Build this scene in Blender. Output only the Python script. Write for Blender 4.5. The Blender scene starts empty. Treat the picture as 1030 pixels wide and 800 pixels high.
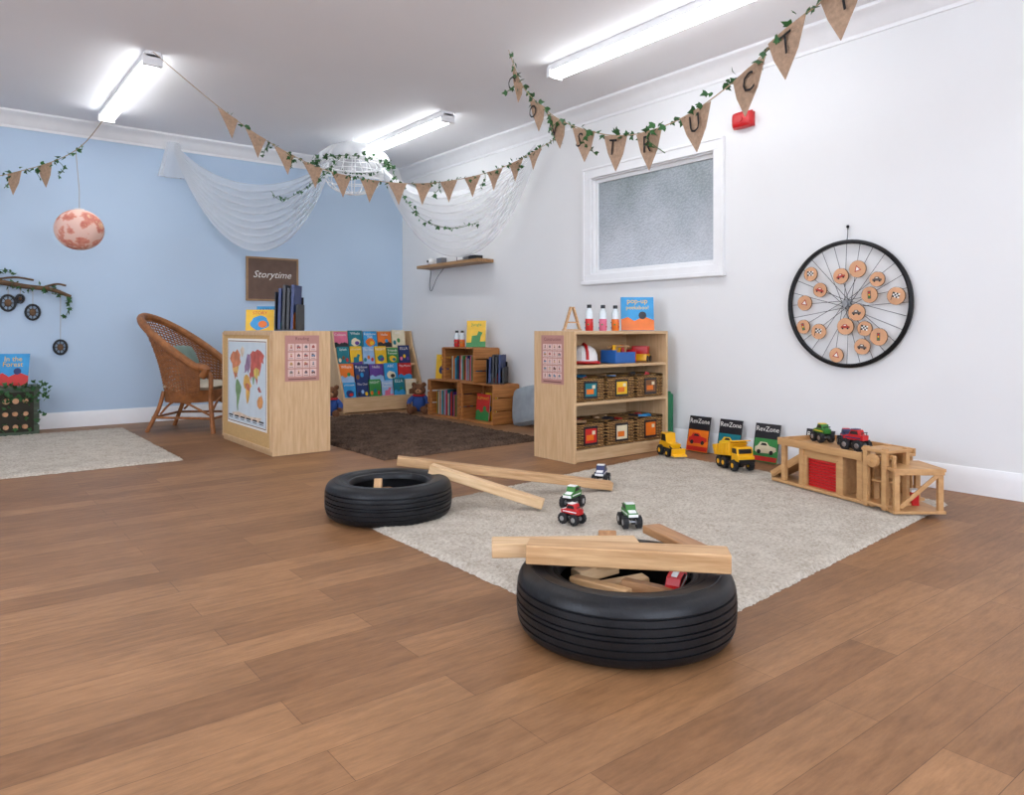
import bpy, bmesh, math, random
from mathutils import Vector, Matrix
random.seed(7)
S=bpy.context.scene
V=Vector
R_=random.uniform

# ---------------------------------------------------------------- materials
def lin(c):
    o=[]
    for v in c[:3]:
        v=v/255.0
        o.append(v/12.92 if v<=0.04045 else ((v+0.055)/1.055)**2.4)
    return (o[0],o[1],o[2],1.0)
MC={}
def newmat(name):
    m=bpy.data.materials.new(name); m.use_nodes=True
    nt=m.node_tree; bs=nt.nodes['Principled BSDF']
    return m,nt,bs
def coords(nt,scale=(1,1,1)):
    tc=nt.nodes.new('ShaderNodeTexCoord'); mp=nt.nodes.new('ShaderNodeMapping')
    mp.inputs['Scale'].default_value=scale
    nt.links.new(tc.outputs['Object'],mp.inputs['Vector'])
    return mp.outputs['Vector']
def noise(nt,vec,scale,detail=3,rough=.5):
    n=nt.nodes.new('ShaderNodeTexNoise'); n.inputs['Scale'].default_value=scale
    n.inputs['Detail'].default_value=detail; n.inputs['Roughness'].default_value=rough
    nt.links.new(vec,n.inputs['Vector']); return n.outputs['Fac']
def ramp(nt,fac,stops):
    r=nt.nodes.new('ShaderNodeValToRGB')
    while len(r.color_ramp.elements)<len(stops): r.color_ramp.elements.new(.5)
    for e,(p,c) in zip(r.color_ramp.elements,stops):
        e.position=p; e.color=c
    nt.links.new(fac,r.inputs['Fac']); return r.outputs['Color']
def bumpn(nt,h,strength,dist=.01):
    b=nt.nodes.new('ShaderNodeBump'); b.inputs['Strength'].default_value=strength
    b.inputs['Distance'].default_value=dist
    nt.links.new(h,b.inputs['Height'])
    nt.links.new(b.outputs['Normal'],nt.nodes['Principled BSDF'].inputs['Normal'])
def mul(c,f): return (min(c[0]*f,1),min(c[1]*f,1),min(c[2]*f,1),1)
def mat(name,rgb=(200,200,200),rough=.6,metal=0,var=.12,vs=12,bump=0,bs_=60,stretch=(1,1,1),emis=0,spec=.5):
    if name in MC: return MC[name]
    m,nt,bs=newmat(name); c=lin(rgb)
    bs.inputs['Roughness'].default_value=rough; bs.inputs['Metallic'].default_value=metal
    bs.inputs['Specular IOR Level'].default_value=spec
    vec=coords(nt,stretch)
    col=ramp(nt,noise(nt,vec,vs),[(.3,mul(c,1-var)),(.7,mul(c,1+var*.6))])
    nt.links.new(col,bs.inputs['Base Color'])
    if emis:
        bs.inputs['Emission Color'].default_value=c; bs.inputs['Emission Strength'].default_value=emis
    if bump: bumpn(nt,noise(nt,vec,bs_,4),bump)
    MC[name]=m; return m
def wood(name,a,b,axis=0,rough=.5,sc=6):
    if name in MC: return MC[name]
    m,nt,bs=newmat(name); st=[9,9,9]; st[axis]=.7
    vec=coords(nt,tuple(st))
    f=noise(nt,vec,sc,5,.6)
    mid=tuple((lin(a)[i]+lin(b)[i])/2 for i in range(3))+(1,)
    nt.links.new(ramp(nt,f,[(.3,lin(a)),(.5,mid),(.72,lin(b))]),bs.inputs['Base Color'])
    bs.inputs['Roughness'].default_value=rough
    bumpn(nt,f,.15,.003)
    MC[name]=m; return m

birch=wood('birch',(218,186,144),(194,156,112),2)
birchX=wood('birch_x',(218,186,144),(194,156,112),0)
pine=wood('pine_block',(210,170,124),(164,122,78),0)
pineT=[pine,wood('pine_light',(224,192,150),(192,152,106),0),wood('pine_dark',(184,136,90),(140,96,58),0)]
toyW=wood('toy_wood',(204,160,108),(178,132,84),0,.5,3)
crateW=wood('crate_wood',(198,134,74),(150,92,46),1)
dark=wood('painted_crate',(74,92,66),(48,54,40),0)
bark=wood('bark',(120,92,66),(70,52,38),0,.9,9)
slice_=mat('wood_slice',(210,158,118),.6,var=.12,vs=9)
white=mat('white_paint',(238,238,238),.45,var=.02)
paper=mat('paper',(235,232,225),.8,var=.03)
black=mat('black_plastic',(20,20,22),.4,var=.1)
ink=mat('ink',(28,26,26),.8,var=.05)
metalb=mat('black_metal',(22,22,24),.4,.5)
metalg=mat('steel',(170,172,175),.3,.9)
greenleaf=mat('ivy_leaf',(46,94,44),.55,var=.5,vs=9)
stem=mat('ivy_stem',(80,104,58),.7)
burlap=mat('burlap',(178,148,122),.95,var=.2,vs=60,bump=.6,bs_=260)
string=mat('jute',(176,152,120),.9)
wicker=mat('wicker',(152,94,48),.55,var=.35,vs=20)
yellow=mat('yellow_plastic',(236,174,10),.35,var=.04)
red=mat('red_plastic',(192,22,26),.35,var=.05)
green=mat('green_plastic',(56,122,48),.4,var=.05)
blue=mat('blue_plastic',(40,100,174),.4,var=.05)
whitep=mat('white_plastic',(232,232,230),.3,var=.02)
greyp=mat('grey_plastic',(104,106,110),.4,var=.04)
rubber=mat('toy_rubber',(24,24,26),.7,var=.1)

def m_tyre():
    m,nt,bs=newmat('tyre_rubber')
    tc=nt.nodes.new('ShaderNodeTexCoord'); sp=nt.nodes.new('ShaderNodeSeparateXYZ')
    nt.links.new(tc.outputs['Object'],sp.inputs[0])
    at=nt.nodes.new('ShaderNodeMath'); at.operation='ARCTAN2'
    nt.links.new(sp.outputs['Y'],at.inputs[0]); nt.links.new(sp.outputs['X'],at.inputs[1])
    def M(op,a,b=None):
        n=nt.nodes.new('ShaderNodeMath'); n.operation=op
        for i,q in enumerate((a,b)):
            if q is None: continue
            if isinstance(q,(int,float)): n.inputs[i].default_value=q
            else: nt.links.new(q,n.inputs[i])
        return n.outputs[0]
    ang=M('MULTIPLY',at.outputs[0],76/6.28318)
    ang=M('ADD',ang,M('MULTIPLY',sp.outputs['Z'],14.0))
    fr=M('FRACT',ang); g=M('GREATER_THAN',fr,.14)
    r2=M('ADD',M('MULTIPLY',sp.outputs['X'],sp.outputs['X']),M('MULTIPLY',sp.outputs['Y'],sp.outputs['Y']))
    msk=M('GREATER_THAN',r2,.292**2)
    h=M('ADD',M('MULTIPLY',g,msk),M('SUBTRACT',1.0,msk))
    c=lin((22,23,26))
    nt.links.new(ramp(nt,noise(nt,tc.outputs['Object'],9,4),[(.3,mul(c,.6)),(.75,mul(c,1.4))]),bs.inputs['Base Color'])
    bs.inputs['Roughness'].default_value=.42; bs.inputs['Specular IOR Level'].default_value=.3
    bumpn(nt,h,1.0,.015); return m
tyreM=m_tyre()

def m_floor():
    m,nt,bs=newmat('wood_plank_floor')
    vec=coords(nt)
    br=nt.nodes.new('ShaderNodeTexBrick'); nt.links.new(vec,br.inputs['Vector'])
    br.inputs['Scale'].default_value=1; br.inputs['Brick Width'].default_value=1.05; br.inputs['Row Height'].default_value=.135
    br.inputs['Mortar Size'].default_value=.0008; br.inputs['Mortar Smooth'].default_value=.3; br.offset=.37
    br.inputs['Bias'].default_value=-.1
    br.inputs['Color1'].default_value=lin((157,115,78)); br.inputs['Color2'].default_value=lin((131,92,60))
    br.inputs['Mortar'].default_value=lin((94,64,41))
    mp=nt.nodes.new('ShaderNodeMapping'); mp.inputs['Scale'].default_value=(2.2,13,1); nt.links.new(vec,mp.inputs['Vector'])
    f=noise(nt,mp.outputs['Vector'],3,8,.75)
    g=ramp(nt,f,[(.3,(.60,.57,.53,1)),(.68,(1.15,1.15,1.15,1))])
    mx=nt.nodes.new('ShaderNodeMix'); mx.data_type='RGBA'; mx.blend_type='MULTIPLY'; mx.inputs[0].default_value=.9
    nt.links.new(br.outputs['Color'],mx.inputs[6]); nt.links.new(g,mx.inputs[7])
    f2=noise(nt,vec,2.6,5); g2=ramp(nt,f2,[(.3,(.84,.84,.84,1)),(.7,(1.08,1.08,1.08,1))])
    mx2=nt.nodes.new('ShaderNodeMix'); mx2.data_type='RGBA'; mx2.blend_type='MULTIPLY'; mx2.inputs[0].default_value=1
    nt.links.new(mx.outputs[2],mx2.inputs[6]); nt.links.new(g2,mx2.inputs[7])
    nt.links.new(mx2.outputs[2],bs.inputs['Base Color'])
    bs.inputs['Roughness'].default_value=.48; bs.inputs['Specular IOR Level'].default_value=.3
    bumpn(nt,f,.08,.003); return m
floorM=m_floor()

def m_rug(name,a,b,w2=.25):
    m,nt,bs=newmat(name); vec=coords(nt)
    f=noise(nt,vec,70,4,.7); f2=noise(nt,vec,9,3,.5)
    a1=nt.nodes.new('ShaderNodeMath'); a1.operation='MULTIPLY'; a1.inputs[1].default_value=1-w2; nt.links.new(f,a1.inputs[0])
    a2=nt.nodes.new('ShaderNodeMath'); a2.operation='MULTIPLY_ADD'; a2.inputs[1].default_value=w2; nt.links.new(f2,a2.inputs[0]); nt.links.new(a1.outputs[0],a2.inputs[2])
    nt.links.new(ramp(nt,a2.outputs[0],[(.36,lin(a)),(.60,lin(b))]),bs.inputs['Base Color'])
    bs.inputs['Roughness'].default_value=1; bs.inputs['Specular IOR Level'].default_value=.1
    bumpn(nt,noise(nt,vec,160,3,.7),.7,.01); return m
creamR=m_rug('cream_shag',(170,158,142),(210,201,187))
brownR=m_rug('brown_shag',(54,41,34),(108,88,74),.4)

def m_net():
    m,nt,bs=newmat('tulle')
    nt.nodes.remove(bs); out=nt.nodes['Material Output']
    tr=nt.nodes.new('ShaderNodeBsdfTransparent'); df=nt.nodes.new('ShaderNodeBsdfDiffuse'); tl=nt.nodes.new('ShaderNodeBsdfTranslucent')
    df.inputs[0].default_value=(.95,.96,.97,1); tl.inputs[0].default_value=(.95,.96,.97,1)
    m1=nt.nodes.new('ShaderNodeMixShader'); m1.inputs[0].default_value=.5
    nt.links.new(df.outputs[0],m1.inputs[1]); nt.links.new(tl.outputs[0],m1.inputs[2])
    m2=nt.nodes.new('ShaderNodeMixShader'); m2.inputs[0].default_value=.46
    nt.links.new(tr.outputs[0],m2.inputs[1]); nt.links.new(m1.outputs[0],m2.inputs[2])
    nt.links.new(m2.outputs[0],out.inputs['Surface']); return m
netM=m_net()

def m_map(name,sea,land,land2,scale):
    m,nt,bs=newmat(name); vec=coords(nt)
    f=noise(nt,vec,scale,5,.55)
    nt.links.new(ramp(nt,f,[(.47,lin(sea)),(.50,lin(land)),(.60,lin(land2)),(.70,lin((232,200,160)))]),bs.inputs['Base Color'])
    bs.inputs['Roughness'].default_value=.7; return m
globeM=m_map('map_paper_lantern',(230,192,176),(218,148,126),(200,112,96),10)

def m_frost():
    m,nt,bs=newmat('frosted_glass'); vec=coords(nt)
    sp=nt.nodes.new('ShaderNodeSeparateXYZ'); nt.links.new(vec,sp.inputs[0])
    f=noise(nt,vec,2.6,3); vo=nt.nodes.new('ShaderNodeTexVoronoi'); vo.inputs['Scale'].default_value=64; nt.links.new(vec,vo.inputs['Vector'])
    a=nt.nodes.new('ShaderNodeMath'); a.operation='MULTIPLY_ADD'; a.inputs[1].default_value=.40; a.inputs[2].default_value=-.50
    nt.links.new(sp.outputs['Z'],a.inputs[0])
    b=nt.nodes.new('ShaderNodeMath'); b.operation='MULTIPLY_ADD'; b.inputs[1].default_value=.40
    nt.links.new(f,b.inputs[0]); nt.links.new(a.outputs[0],b.inputs[2])
    c=nt.nodes.new('ShaderNodeMath'); c.operation='MULTIPLY_ADD'; c.inputs[1].default_value=.12
    nt.links.new(vo.outputs['Distance'],c.inputs[0]); nt.links.new(b.outputs[0],c.inputs[2])
    nt.links.new(ramp(nt,c.outputs[0],[(.34,lin((200,205,211))),(.54,lin((164,172,178))),(.72,lin((126,138,136)))]),bs.inputs['Base Color'])
    bs.inputs['Roughness'].default_value=.28
    bumpn(nt,vo.outputs['Distance'],.5,.01); return m
frostM=m_frost()

# ---------------------------------------------------------------- mesh builder
_tc={}
def textmesh(s,shear=0):
    if (s,shear) in _tc: return _tc[(s,shear)]
    cu=bpy.data.curves.new('t','FONT'); cu.body=s; cu.size=1; cu.extrude=.0; cu.resolution_u=2; cu.shear=shear
    ob=bpy.data.objects.new('t',cu); S.collection.objects.link(ob)
    bpy.context.view_layer.update()
    me=ob.evaluated_get(bpy.context.evaluated_depsgraph_get()).to_mesh()
    vs=[v.co.copy() for v in me.vertices]; fs=[tuple(p.vertices) for p in me.polygons]
    bpy.data.objects.remove(ob); bpy.data.curves.remove(cu)
    if not vs: vs=[V((0,0,0))]
    x0=min(v.x for v in vs); x1=max(v.x for v in vs); y0=min(v.y for v in vs); y1=max(v.y for v in vs)
    c=V(((x0+x1)/2,(y0+y1)/2,0)); vs=[v-c for v in vs]
    _tc[(s,shear)]=(vs,fs,x1-x0,y1-y0); return _tc[(s,shear)]
def fr(o,x,y):
    x=V(x).normalized(); y=V(y); z=x.cross(y).normalized(); y=z.cross(x)
    M=Matrix((x,y,z)).transposed().to_4x4(); M.translation=V(o); return M
def T(x=0,y=0,z=0): return Matrix.Translation((x,y,z))
def Rz(a): return Matrix.Rotation(a,4,'Z')
def Rx(a): return Matrix.Rotation(a,4,'X')
def Ry(a): return Matrix.Rotation(a,4,'Y')
I4=Matrix.Identity(4)
def cr(P,n=10,closed=False):
    P=[V(p) for p in P]; out=[]
    N=len(P)
    for i in range(N-1 if not closed else N):
        if closed: a,b,c,d=P[(i-1)%N],P[i],P[(i+1)%N],P[(i+2)%N]
        else: a,b,c,d=P[max(i-1,0)],P[i],P[i+1],P[min(i+2,N-1)]
        for k in range(n):
            t=k/n
            out.append(.5*((2*b)+(c-a)*t+(2*a-5*b+4*c-d)*t*t+(3*b-a-3*c+d)*t**3))
    if not closed: out.append(P[-1])
    return out
class B:
    def __init__(s): s.v=[];s.f=[];s.mi=[];s.ml=[]
    def add(s,vs,fs,m,M=I4):
        o=len(s.v); s.v+= [M@V(v) for v in vs]
        if m not in s.ml: s.ml.append(m)
        k=s.ml.index(m)
        for f in fs: s.f.append(tuple(i+o for i in f)); s.mi.append(k)
    def box(s,c,d,m,M=I4,R=I4,tap=1.0):
        x,y,z=d[0]/2,d[1]/2,d[2]/2
        vs=[V((sx*x*(tap if sz>0 else 1),sy*y*(tap if sz>0 else 1),sz*z)) for sz in(-1,1) for sy in(-1,1) for sx in(-1,1)]
        s.add(vs,[(0,2,3,1),(4,5,7,6),(0,1,5,4),(2,6,7,3),(0,4,6,2),(1,3,7,5)],m,M@T(*c)@R)
    def prism(s,pts,z0,z1,m,M=I4):
        n=len(pts); vs=[(p[0],p[1],z0) for p in pts]+[(p[0],p[1],z1) for p in pts]
        s.add(vs,[tuple(reversed(range(n))),tuple(range(n,2*n))]+[(i,(i+1)%n,n+(i+1)%n,n+i) for i in range(n)],m,M)
    def tube(s,P,r,m,seg=8,closed=False,M=I4,rf=None):
        P=[V(p) for p in P]; n=len(P)
        if n<2: return
        tan=[]
        for i in range(n):
            a=P[(i-1)%n] if closed or i>0 else P[i]; b=P[(i+1)%n] if closed or i<n-1 else P[i]
            t=(b-a); tan.append(t.normalized() if t.length>1e-9 else V((0,0,1)))
        up=V((0,0,1)) if abs(tan[0].z)<.9 else V((1,0,0))
        nrm=tan[0].cross(up).normalized(); vs=[]
        for i in range(n):
            nrm=(nrm-tan[i]*nrm.dot(tan[i])).normalized(); bn=tan[i].cross(nrm)
            rr=r if rf is None else r*rf(i/(n-1))
            for k in range(seg):
                a=2*math.pi*k/seg; vs.append(P[i]+nrm*math.cos(a)*rr+bn*math.sin(a)*rr)
        fs=[]
        for i in range(n if closed else n-1):
            j=(i+1)%n
            for k in range(seg): l=(k+1)%seg; fs.append((i*seg+k,i*seg+l,j*seg+l,j*seg+k))
        if not closed: fs+=[tuple(reversed(range(seg))),tuple((n-1)*seg+k for k in range(seg))]
        s.add(vs,fs,m,M)
    def cyl(s,a,b,r,m,seg=20,r2=None,M=I4):
        r2=r if r2 is None else r2
        s.tube([a,b],r,m,seg,M=M,rf=lambda t:(1-t)+t*r2/r)
    def lathe(s,pr,m,seg=32,M=I4,closed=False):
        n=len(pr); vs=[(p[0]*math.cos(2*math.pi*k/seg),p[0]*math.sin(2*math.pi*k/seg),p[1]) for k in range(seg) for p in pr]
        fs=[]
        for k in range(seg):
            l=(k+1)%seg
            for i in range(n if closed else n-1):
                j=(i+1)%n; fs.append((k*n+i,l*n+i,l*n+j,k*n+j))
        s.add(vs,fs,m,M)
    def ball(s,c,r,m,M=I4,seg=16,ring=10,R=I4):
        if not hasattr(r,'__len__'): r=(r,r,r)
        vs=[];fs=[]
        for i in range(ring+1):
            th=math.pi*i/ring
            for k in range(seg):
                a=2*math.pi*k/seg; vs.append(V((r[0]*math.sin(th)*math.cos(a),r[1]*math.sin(th)*math.sin(a),r[2]*math.cos(th))))
        for i in range(ring):
            for k in range(seg): l=(k+1)%seg; fs.append((i*seg+k,(i+1)*seg+k,(i+1)*seg+l,i*seg+l))
        s.add(vs,fs,m,M@T(*c)@R)
    def pillow(s,c,d,m,M=I4,R=I4,n=14,p=4):
        vs=[];fs=[]
        for sgn in(1,-1):
            o=len(vs)
            for i in range(n+1):
                for j in range(n+1):
                    u=2*i/n-1; w=2*j/n-1
                    z=sgn*((1-abs(u)**p)*(1-abs(w)**p))**.45
                    vs.append((u*d[0]/2*(1-.06*w*w),w*d[1]/2*(1-.06*u*u),z*d[2]/2))
            for i in range(n):
                for j in range(n):
                    q=(o+i*(n+1)+j,o+(i+1)*(n+1)+j,o+(i+1)*(n+1)+j+1,o+i*(n+1)+j+1)
                    fs.append(q if sgn>0 else tuple(reversed(q)))
        s.add(vs,fs,m,M@T(*c)@R)
    def surf(s,f,nu,nv,m,M=I4):
        vs=[f(i/nu,j/nv) for i in range(nu+1) for j in range(nv+1)]
        s.add(vs,[(i*(nv+1)+j,(i+1)*(nv+1)+j,(i+1)*(nv+1)+j+1,i*(nv+1)+j+1) for i in range(nu) for j in range(nv)],m,M)
    def text(s,st,w,h,m,M=I4,shear=0):
        vs,fs,tw,th=textmesh(st,shear); k=min(w/max(tw,.01),h/max(th,.01))
        s.add([v*k for v in vs],fs,m,M)
    def plank(s,P,Q,w,t,m,roll=0,M=I4):
        P,Q=V(P),V(Q); x=(Q-P); L=x.length; x.normalize(); sd=V((0,0,1)).cross(x).normalized()
        s.box((0,0,0),(L,w,t),m,M@fr((P+Q)/2,x,sd)@Rx(roll))
    def done(s,name,loc=(0,0,0),rz=0,bev=0,smooth=35,parent=None):
        me=bpy.data.meshes.new(name); me.from_pydata([tuple(v) for v in s.v],[],s.f)
        for m in s.ml: me.materials.append(m)
        me.polygons.foreach_set('material_index',s.mi)
        me.polygons.foreach_set('use_smooth',[True]*len(s.f)); me.update()
        me.set_sharp_from_angle(angle=math.radians(smooth))
        ob=bpy.data.objects.new(name,me); S.collection.objects.link(ob)
        ob.location=loc; ob.rotation_euler=(0,0,rz)
        if bev:
            md=ob.modifiers.new('bevel','BEVEL'); md.width=bev; md.segments=2; md.limit_method='ANGLE'; md.angle_limit=math.radians(50)
        if parent: ob.parent=parent
        return ob
def leaf(b,p,d,up,s,m=greenleaf):
    M=fr(p,d,up)
    P=[(0,0),(.15,.32),(.42,.5),(.5,.24),(1,0),(.5,-.24),(.42,-.5),(.15,-.32)]
    vs=[(x*s,y*s,-.25*s*abs(y)) for x,y in P]+[(.4*s,0,.06*s)]
    b.add(vs,[(i,(i+1)%8,8) for i in range(8)],m,M)
def rv(): return V((R_(-1,1),R_(-1,1),R_(-1,1))).normalized()
def ivy(b,path,step,s,spread=.04,st=True):
    if st: b.tube(path,.0025,stem,5)
    acc=0
    for a,c in zip(path,path[1:]):
        acc+=(c-a).length
        while acc>step:
            acc-=step; p=a.lerp(c,R_(0,1))+rv()*spread*R_(0,1); d=rv(); d.z-=.5
            leaf(b,p,d.normalized(),rv(),s*R_(.7,1.3))

# ---------------------------------------------------------------- room
X1,Y1,X0,Y0,H=4.52,7.95,-3.2,-3.0,2.86
wallW=mat('wall_white',(229,229,228),.85,var=.012,vs=2,spec=.2)
wallB=mat('wall_blue',(186,206,226),.85,var=.012,vs=2,spec=.2)
ceilM=mat('ceiling_white',(243,243,245),.9,var=.01,vs=2,spec=.1)
def rb(name,lo,hi,m):
    b=B(); c=[(lo[i]+hi[i])/2 for i in range(3)]; d=[hi[i]-lo[i] for i in range(3)]
    b.box((0,0,0),d,m); return b.done(name,c)
b=B(); b.box(((X0+X1)/2,(Y0+Y1)/2,-.05),(X1-X0+.4,Y1-Y0+.4,.1),floorM); b.done('floor')
rb('ceiling',(X0-.2,Y0-.2,H),(X1+.2,Y1+.2,H+.1),ceilM)
rb('wall_back',(X0-.15,Y1,0),(X1+.15,Y1+.15,H),wallB)
def wallhole(name,axis,at0,at1,a0,a1,h0,h1,u0,u1,v0,v1,m):
    b=B()
    for lo,hi in (((a0,0),(u0,H)),((u1,0),(a1,H)),((u0,0),(u1,v0)),((u0,v1),(u1,H))):
        ca,cz=(lo[0]+hi[0])/2,(lo[1]+hi[1])/2; da,dz=hi[0]-lo[0],hi[1]-lo[1]
        if axis=='y': b.box(((at0+at1)/2,ca,cz),(abs(at1-at0),da,dz),m)
        else: b.box((ca,(at0+at1)/2,cz),(da,abs(at1-at0),dz),m)
    return b.done(name)
wallhole('wall_right','y',X1,X1+.15,Y0,Y1,0,H,3.33,4.64,1.38,2.24,wallW)
wallhole('wall_left','y',X0-.15,X0,Y0,Y1,0,H,.2,3.2,.9,2.3,wallW)
wallhole('wall_front','x',Y0-.15,Y0,X0-.15,X1+.15,0,H,-1.4,2.6,.9,2.3,wallW)
def prof(name,pr,a,bb,inn,m):
    a,bb=V(a),V(bb); inn=V(inn); b=B(); n=len(pr)
    vs=[p+inn*d+V((0,0,z)) for p in(a,bb) for d,z in pr]
    b.add(vs,[(i,(i+1)%n,n+(i+1)%n,n+i) for i in range(n)]+[tuple(range(n)),tuple(range(2*n-1,n-1,-1))],m)
    return b.done(name)
crown=[(0,-.14),(.012,-.14),(.016,-.118),(.03,-.108),(.05,-.07),(.085,-.035),(.12,-.028),(.13,-.018),(.13,0),(0,0)]
base=[(0,0),(.018,0),(.018,.10),(.014,.115),(.012,.13),(.006,.145),(0,.145)]
prof('trim_1',crown,(X1,Y0,H),(X1,Y1,H),(-1,0,0),white)
prof('trim_2',crown,(X0,Y1,H),(X1,Y1,H),(0,-1,0),white)
prof('baseboard_right',base,(X1,Y0,0),(X1,Y1,0),(-1,0,0),white)
prof('baseboard_back',base,(X0,Y1,0),(X1,Y1,0),(0,-1,0),white)
prof('baseboard_left',base,(X0,Y0,0),(X0,Y1,0),(1,0,0),white)
prof('baseboard_front',base,(X0,Y0,0),(X1,Y0,0),(0,1,0),white)
def frame(b,w,h,t,z0,z1,m,M):
    b.box((0,h/2-t/2,(z0+z1)/2),(w,t,z1-z0),m,M); b.box((0,-h/2+t/2,(z0+z1)/2),(w,t,z1-z0),m,M)
    b.box((-w/2+t/2,0,(z0+z1)/2),(t,h-2*t,z1-z0),m,M); b.box((w/2-t/2,0,(z0+z1)/2),(t,h-2*t,z1-z0),m,M)
b=B(); MW=fr((X1,3.985,1.81),(0,-1,0),(0,0,1))
frame(b,1.45,1.00,.08,.001,.025,white,MW); frame(b,1.47,1.02,.02,.001,.034,white,MW)
frame(b,1.308,.858,.02,-.12,0,white,MW); frame(b,1.27,.82,.030,-.07,-.03,white,MW)
b.box((0,0,-.05),(1.25,.79,.012),frostM,MW)
b.box((0,-.49,.02),(1.49,.03,.04),white,MW)
b.done('window_1',bev=.003)
fillM=mat('fill_light_pane',(226,237,255),.3,var=0,emis=11)  # glowing pane for the added fill windows, lifts the ceiling and room
def fillwin(name,M,w,h,n):
    b=B(); frame(b,w+.14,h+.14,.07,.001,.03,white,M); frame(b,w-.002,h-.002,.05,-.12,-.04,white,M)
    b.box((0,0,-.10),(w-.08,h-.08,.01),fillM,M)
    for k in range(1,n): b.box((-w/2+w*k/n,0,-.08),(.05,h-.1,.05),white,M)
    b.done(name)
fillwin('added_fill_window_left',fr((X0,1.7,1.6),(0,1,0),(0,0,1)),3.0,1.4,3)  # unseen window added in the left wall as fill light
fillwin('added_fill_window_front',fr((.6,Y0,1.6),(-1,0,0),(0,0,1)),4.0,1.4,4)  # likewise added out of view, in the wall behind the camera

# ---------------------------------------------------------------- ceiling lights
lampE=mat('lamp_diffuser',(250,252,255),.5,var=0,emis=18)
def lamp(x,y0,y1):
    b=B(); L=y1-y0; b.box((0,0,-.022),(.10,L,.044),white); b.box((0,0,-.050),(.116,L-.05,.016),white)
    pr=[(-.055,-.058),(-.060,-.064),(-.058,-.080),(-.04,-.094),(0,-.099),(.04,-.094),(.058,-.080),(.060,-.064),(.055,-.058)]
    b.prism(pr,-(L/2-.04),L/2-.04,lampE,fr((0,0,0),(1,0,0),(0,0,1)))
    for s in(-1,1): b.box((0,s*(L/2-.018),-.062),(.13,.036,.08),white)
    b.done('fluorescent_ceiling_light',(x,(y0+y1)/2,H),bev=.004)
for x,y0,y1 in((3.6,2.3,4.1),(1.2,5.6,7.4),(3.6,5.5,7.1),(1.2,2.3,4.1),(3.6,-1,.8),(1.2,-1,.8),(-1.4,2.3,4.1),(-1.4,-1,.8),(-1.4,5.6,7.4)):  # last five fixtures are out of view, added to keep the room bright
    lamp(x,y0,y1)

# ---------------------------------------------------------------- rugs
def rug(name,C,m,hgt,step,amp):
    C=[V((c[0],c[1],0)) for c in C]; o=(C[0]+C[2])/2
    w=(C[1]-C[0]).length; h=(C[3]-C[0]).length; nu=int(w/step); nv=int(h/step); b=B()
    def f(u,v):
        p=C[0].lerp(C[1],u).lerp(C[3].lerp(C[2],u),v)-o
        e=min(u*w,(1-u)*w,v*h,(1-v)*h)
        z=hgt*(min(1,e/.02))**.5 if e>1e-6 else 0.001
        if e>1e-6: z+=R_(-amp,amp)
        return p+V((R_(-1,1)*step*.4,R_(-1,1)*step*.4,max(z,.001)))
    b.surf(f,nu,nv,m); b.done(name,(o.x,o.y,0),smooth=180)
rug('cream_shag_rug',[(1.56,1.36),(4.12,1.60),(4.13,3.50),(1.56,3.20)],creamR,.018,.012,.004)
rug('cream_shag_rug',[(-.8,5.40),(1.36,5.43),(1.36,7.5),(-.8,7.5)],creamR,.018,.018,.004)
rug('brown_shag_rug',[(2.45,4.56),(3.9,4.60),(3.9,7.0),(2.45,7.0)],brownR,.03,.016,.011)

# ---------------------------------------------------------------- tyres
def tyre(R,W,x,y,z):
    b=B()
    up=[(.60,.24),(.605,.14),(.625,.09),(.655,.075),(.665,.085),(.675,.06),(.72,.02),(.75,.012),(.757,.02),(.764,.008),(.82,.0),(.86,.008),(.866,.02),(.873,.014),(.92,.05),(.95,.085),(.968,.125),(.98,.17),(.988,.215),(.972,.222),(.972,.245),(.993,.252),(.998,.33),(.980,.335),(.980,.355),(1,.36),(1.002,.45),(.98,.455),(.98,.475),(1.003,.48)]
    pr=up+[(r,1-z_) for r,z_ in reversed(up)]+[(.66,.74),(.86,.80),(.93,.7),(.94,.5),(.93,.3),(.86,.2),(.66,.26)]
    b.lathe([(r*R,q*W) for r,q in pr],tyreM,128,closed=True)
    return b.done('car_tyre',(x,y,z))
tyre(.326,.192,1.640,1.540,.004)
tyre(.306,.18,1.745,3.200,.004)

def plankobj(name,P,Q,w,t,roll=0,m=None,parent=None):
    b=B(); P,Q=V(P),V(Q); c=(P+Q)/2; x=(Q-P); L=x.length; x.normalize(); sd=V((0,0,1)).cross(x).normalized()
    b.box((0,0,0),(L,w,t),m or pine); o=b.done(name,bev=.004)
    if parent: o.parent=parent; o.matrix_basis=parent.matrix_basis.inverted()@fr(c,x,sd)@Rx(roll)
    else: o.matrix_world=fr(c,x,sd)@Rx(roll)
    return o
plankobj('wooden_plank',(1.40,1.71,.240),(1.80,1.28,.240),.09,.056)
plankobj('wooden_plank',(1.37,1.85,.223),(1.74,1.58,.223),.085,.045,m=pineT[1])
def blockset(cx,cy,L):
    e=bpy.data.objects.new('wooden_blocks',None); S.collection.objects.link(e); e.location=(cx,cy,.03); e.empty_display_size=.1
    e.matrix_basis=T(cx,cy,.03)
    for i,(P,Q,w,t,r) in enumerate(L):
        plankobj('block_%d'%(i+1),P,Q,w,t,r,pineT[i%3],e)
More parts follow.
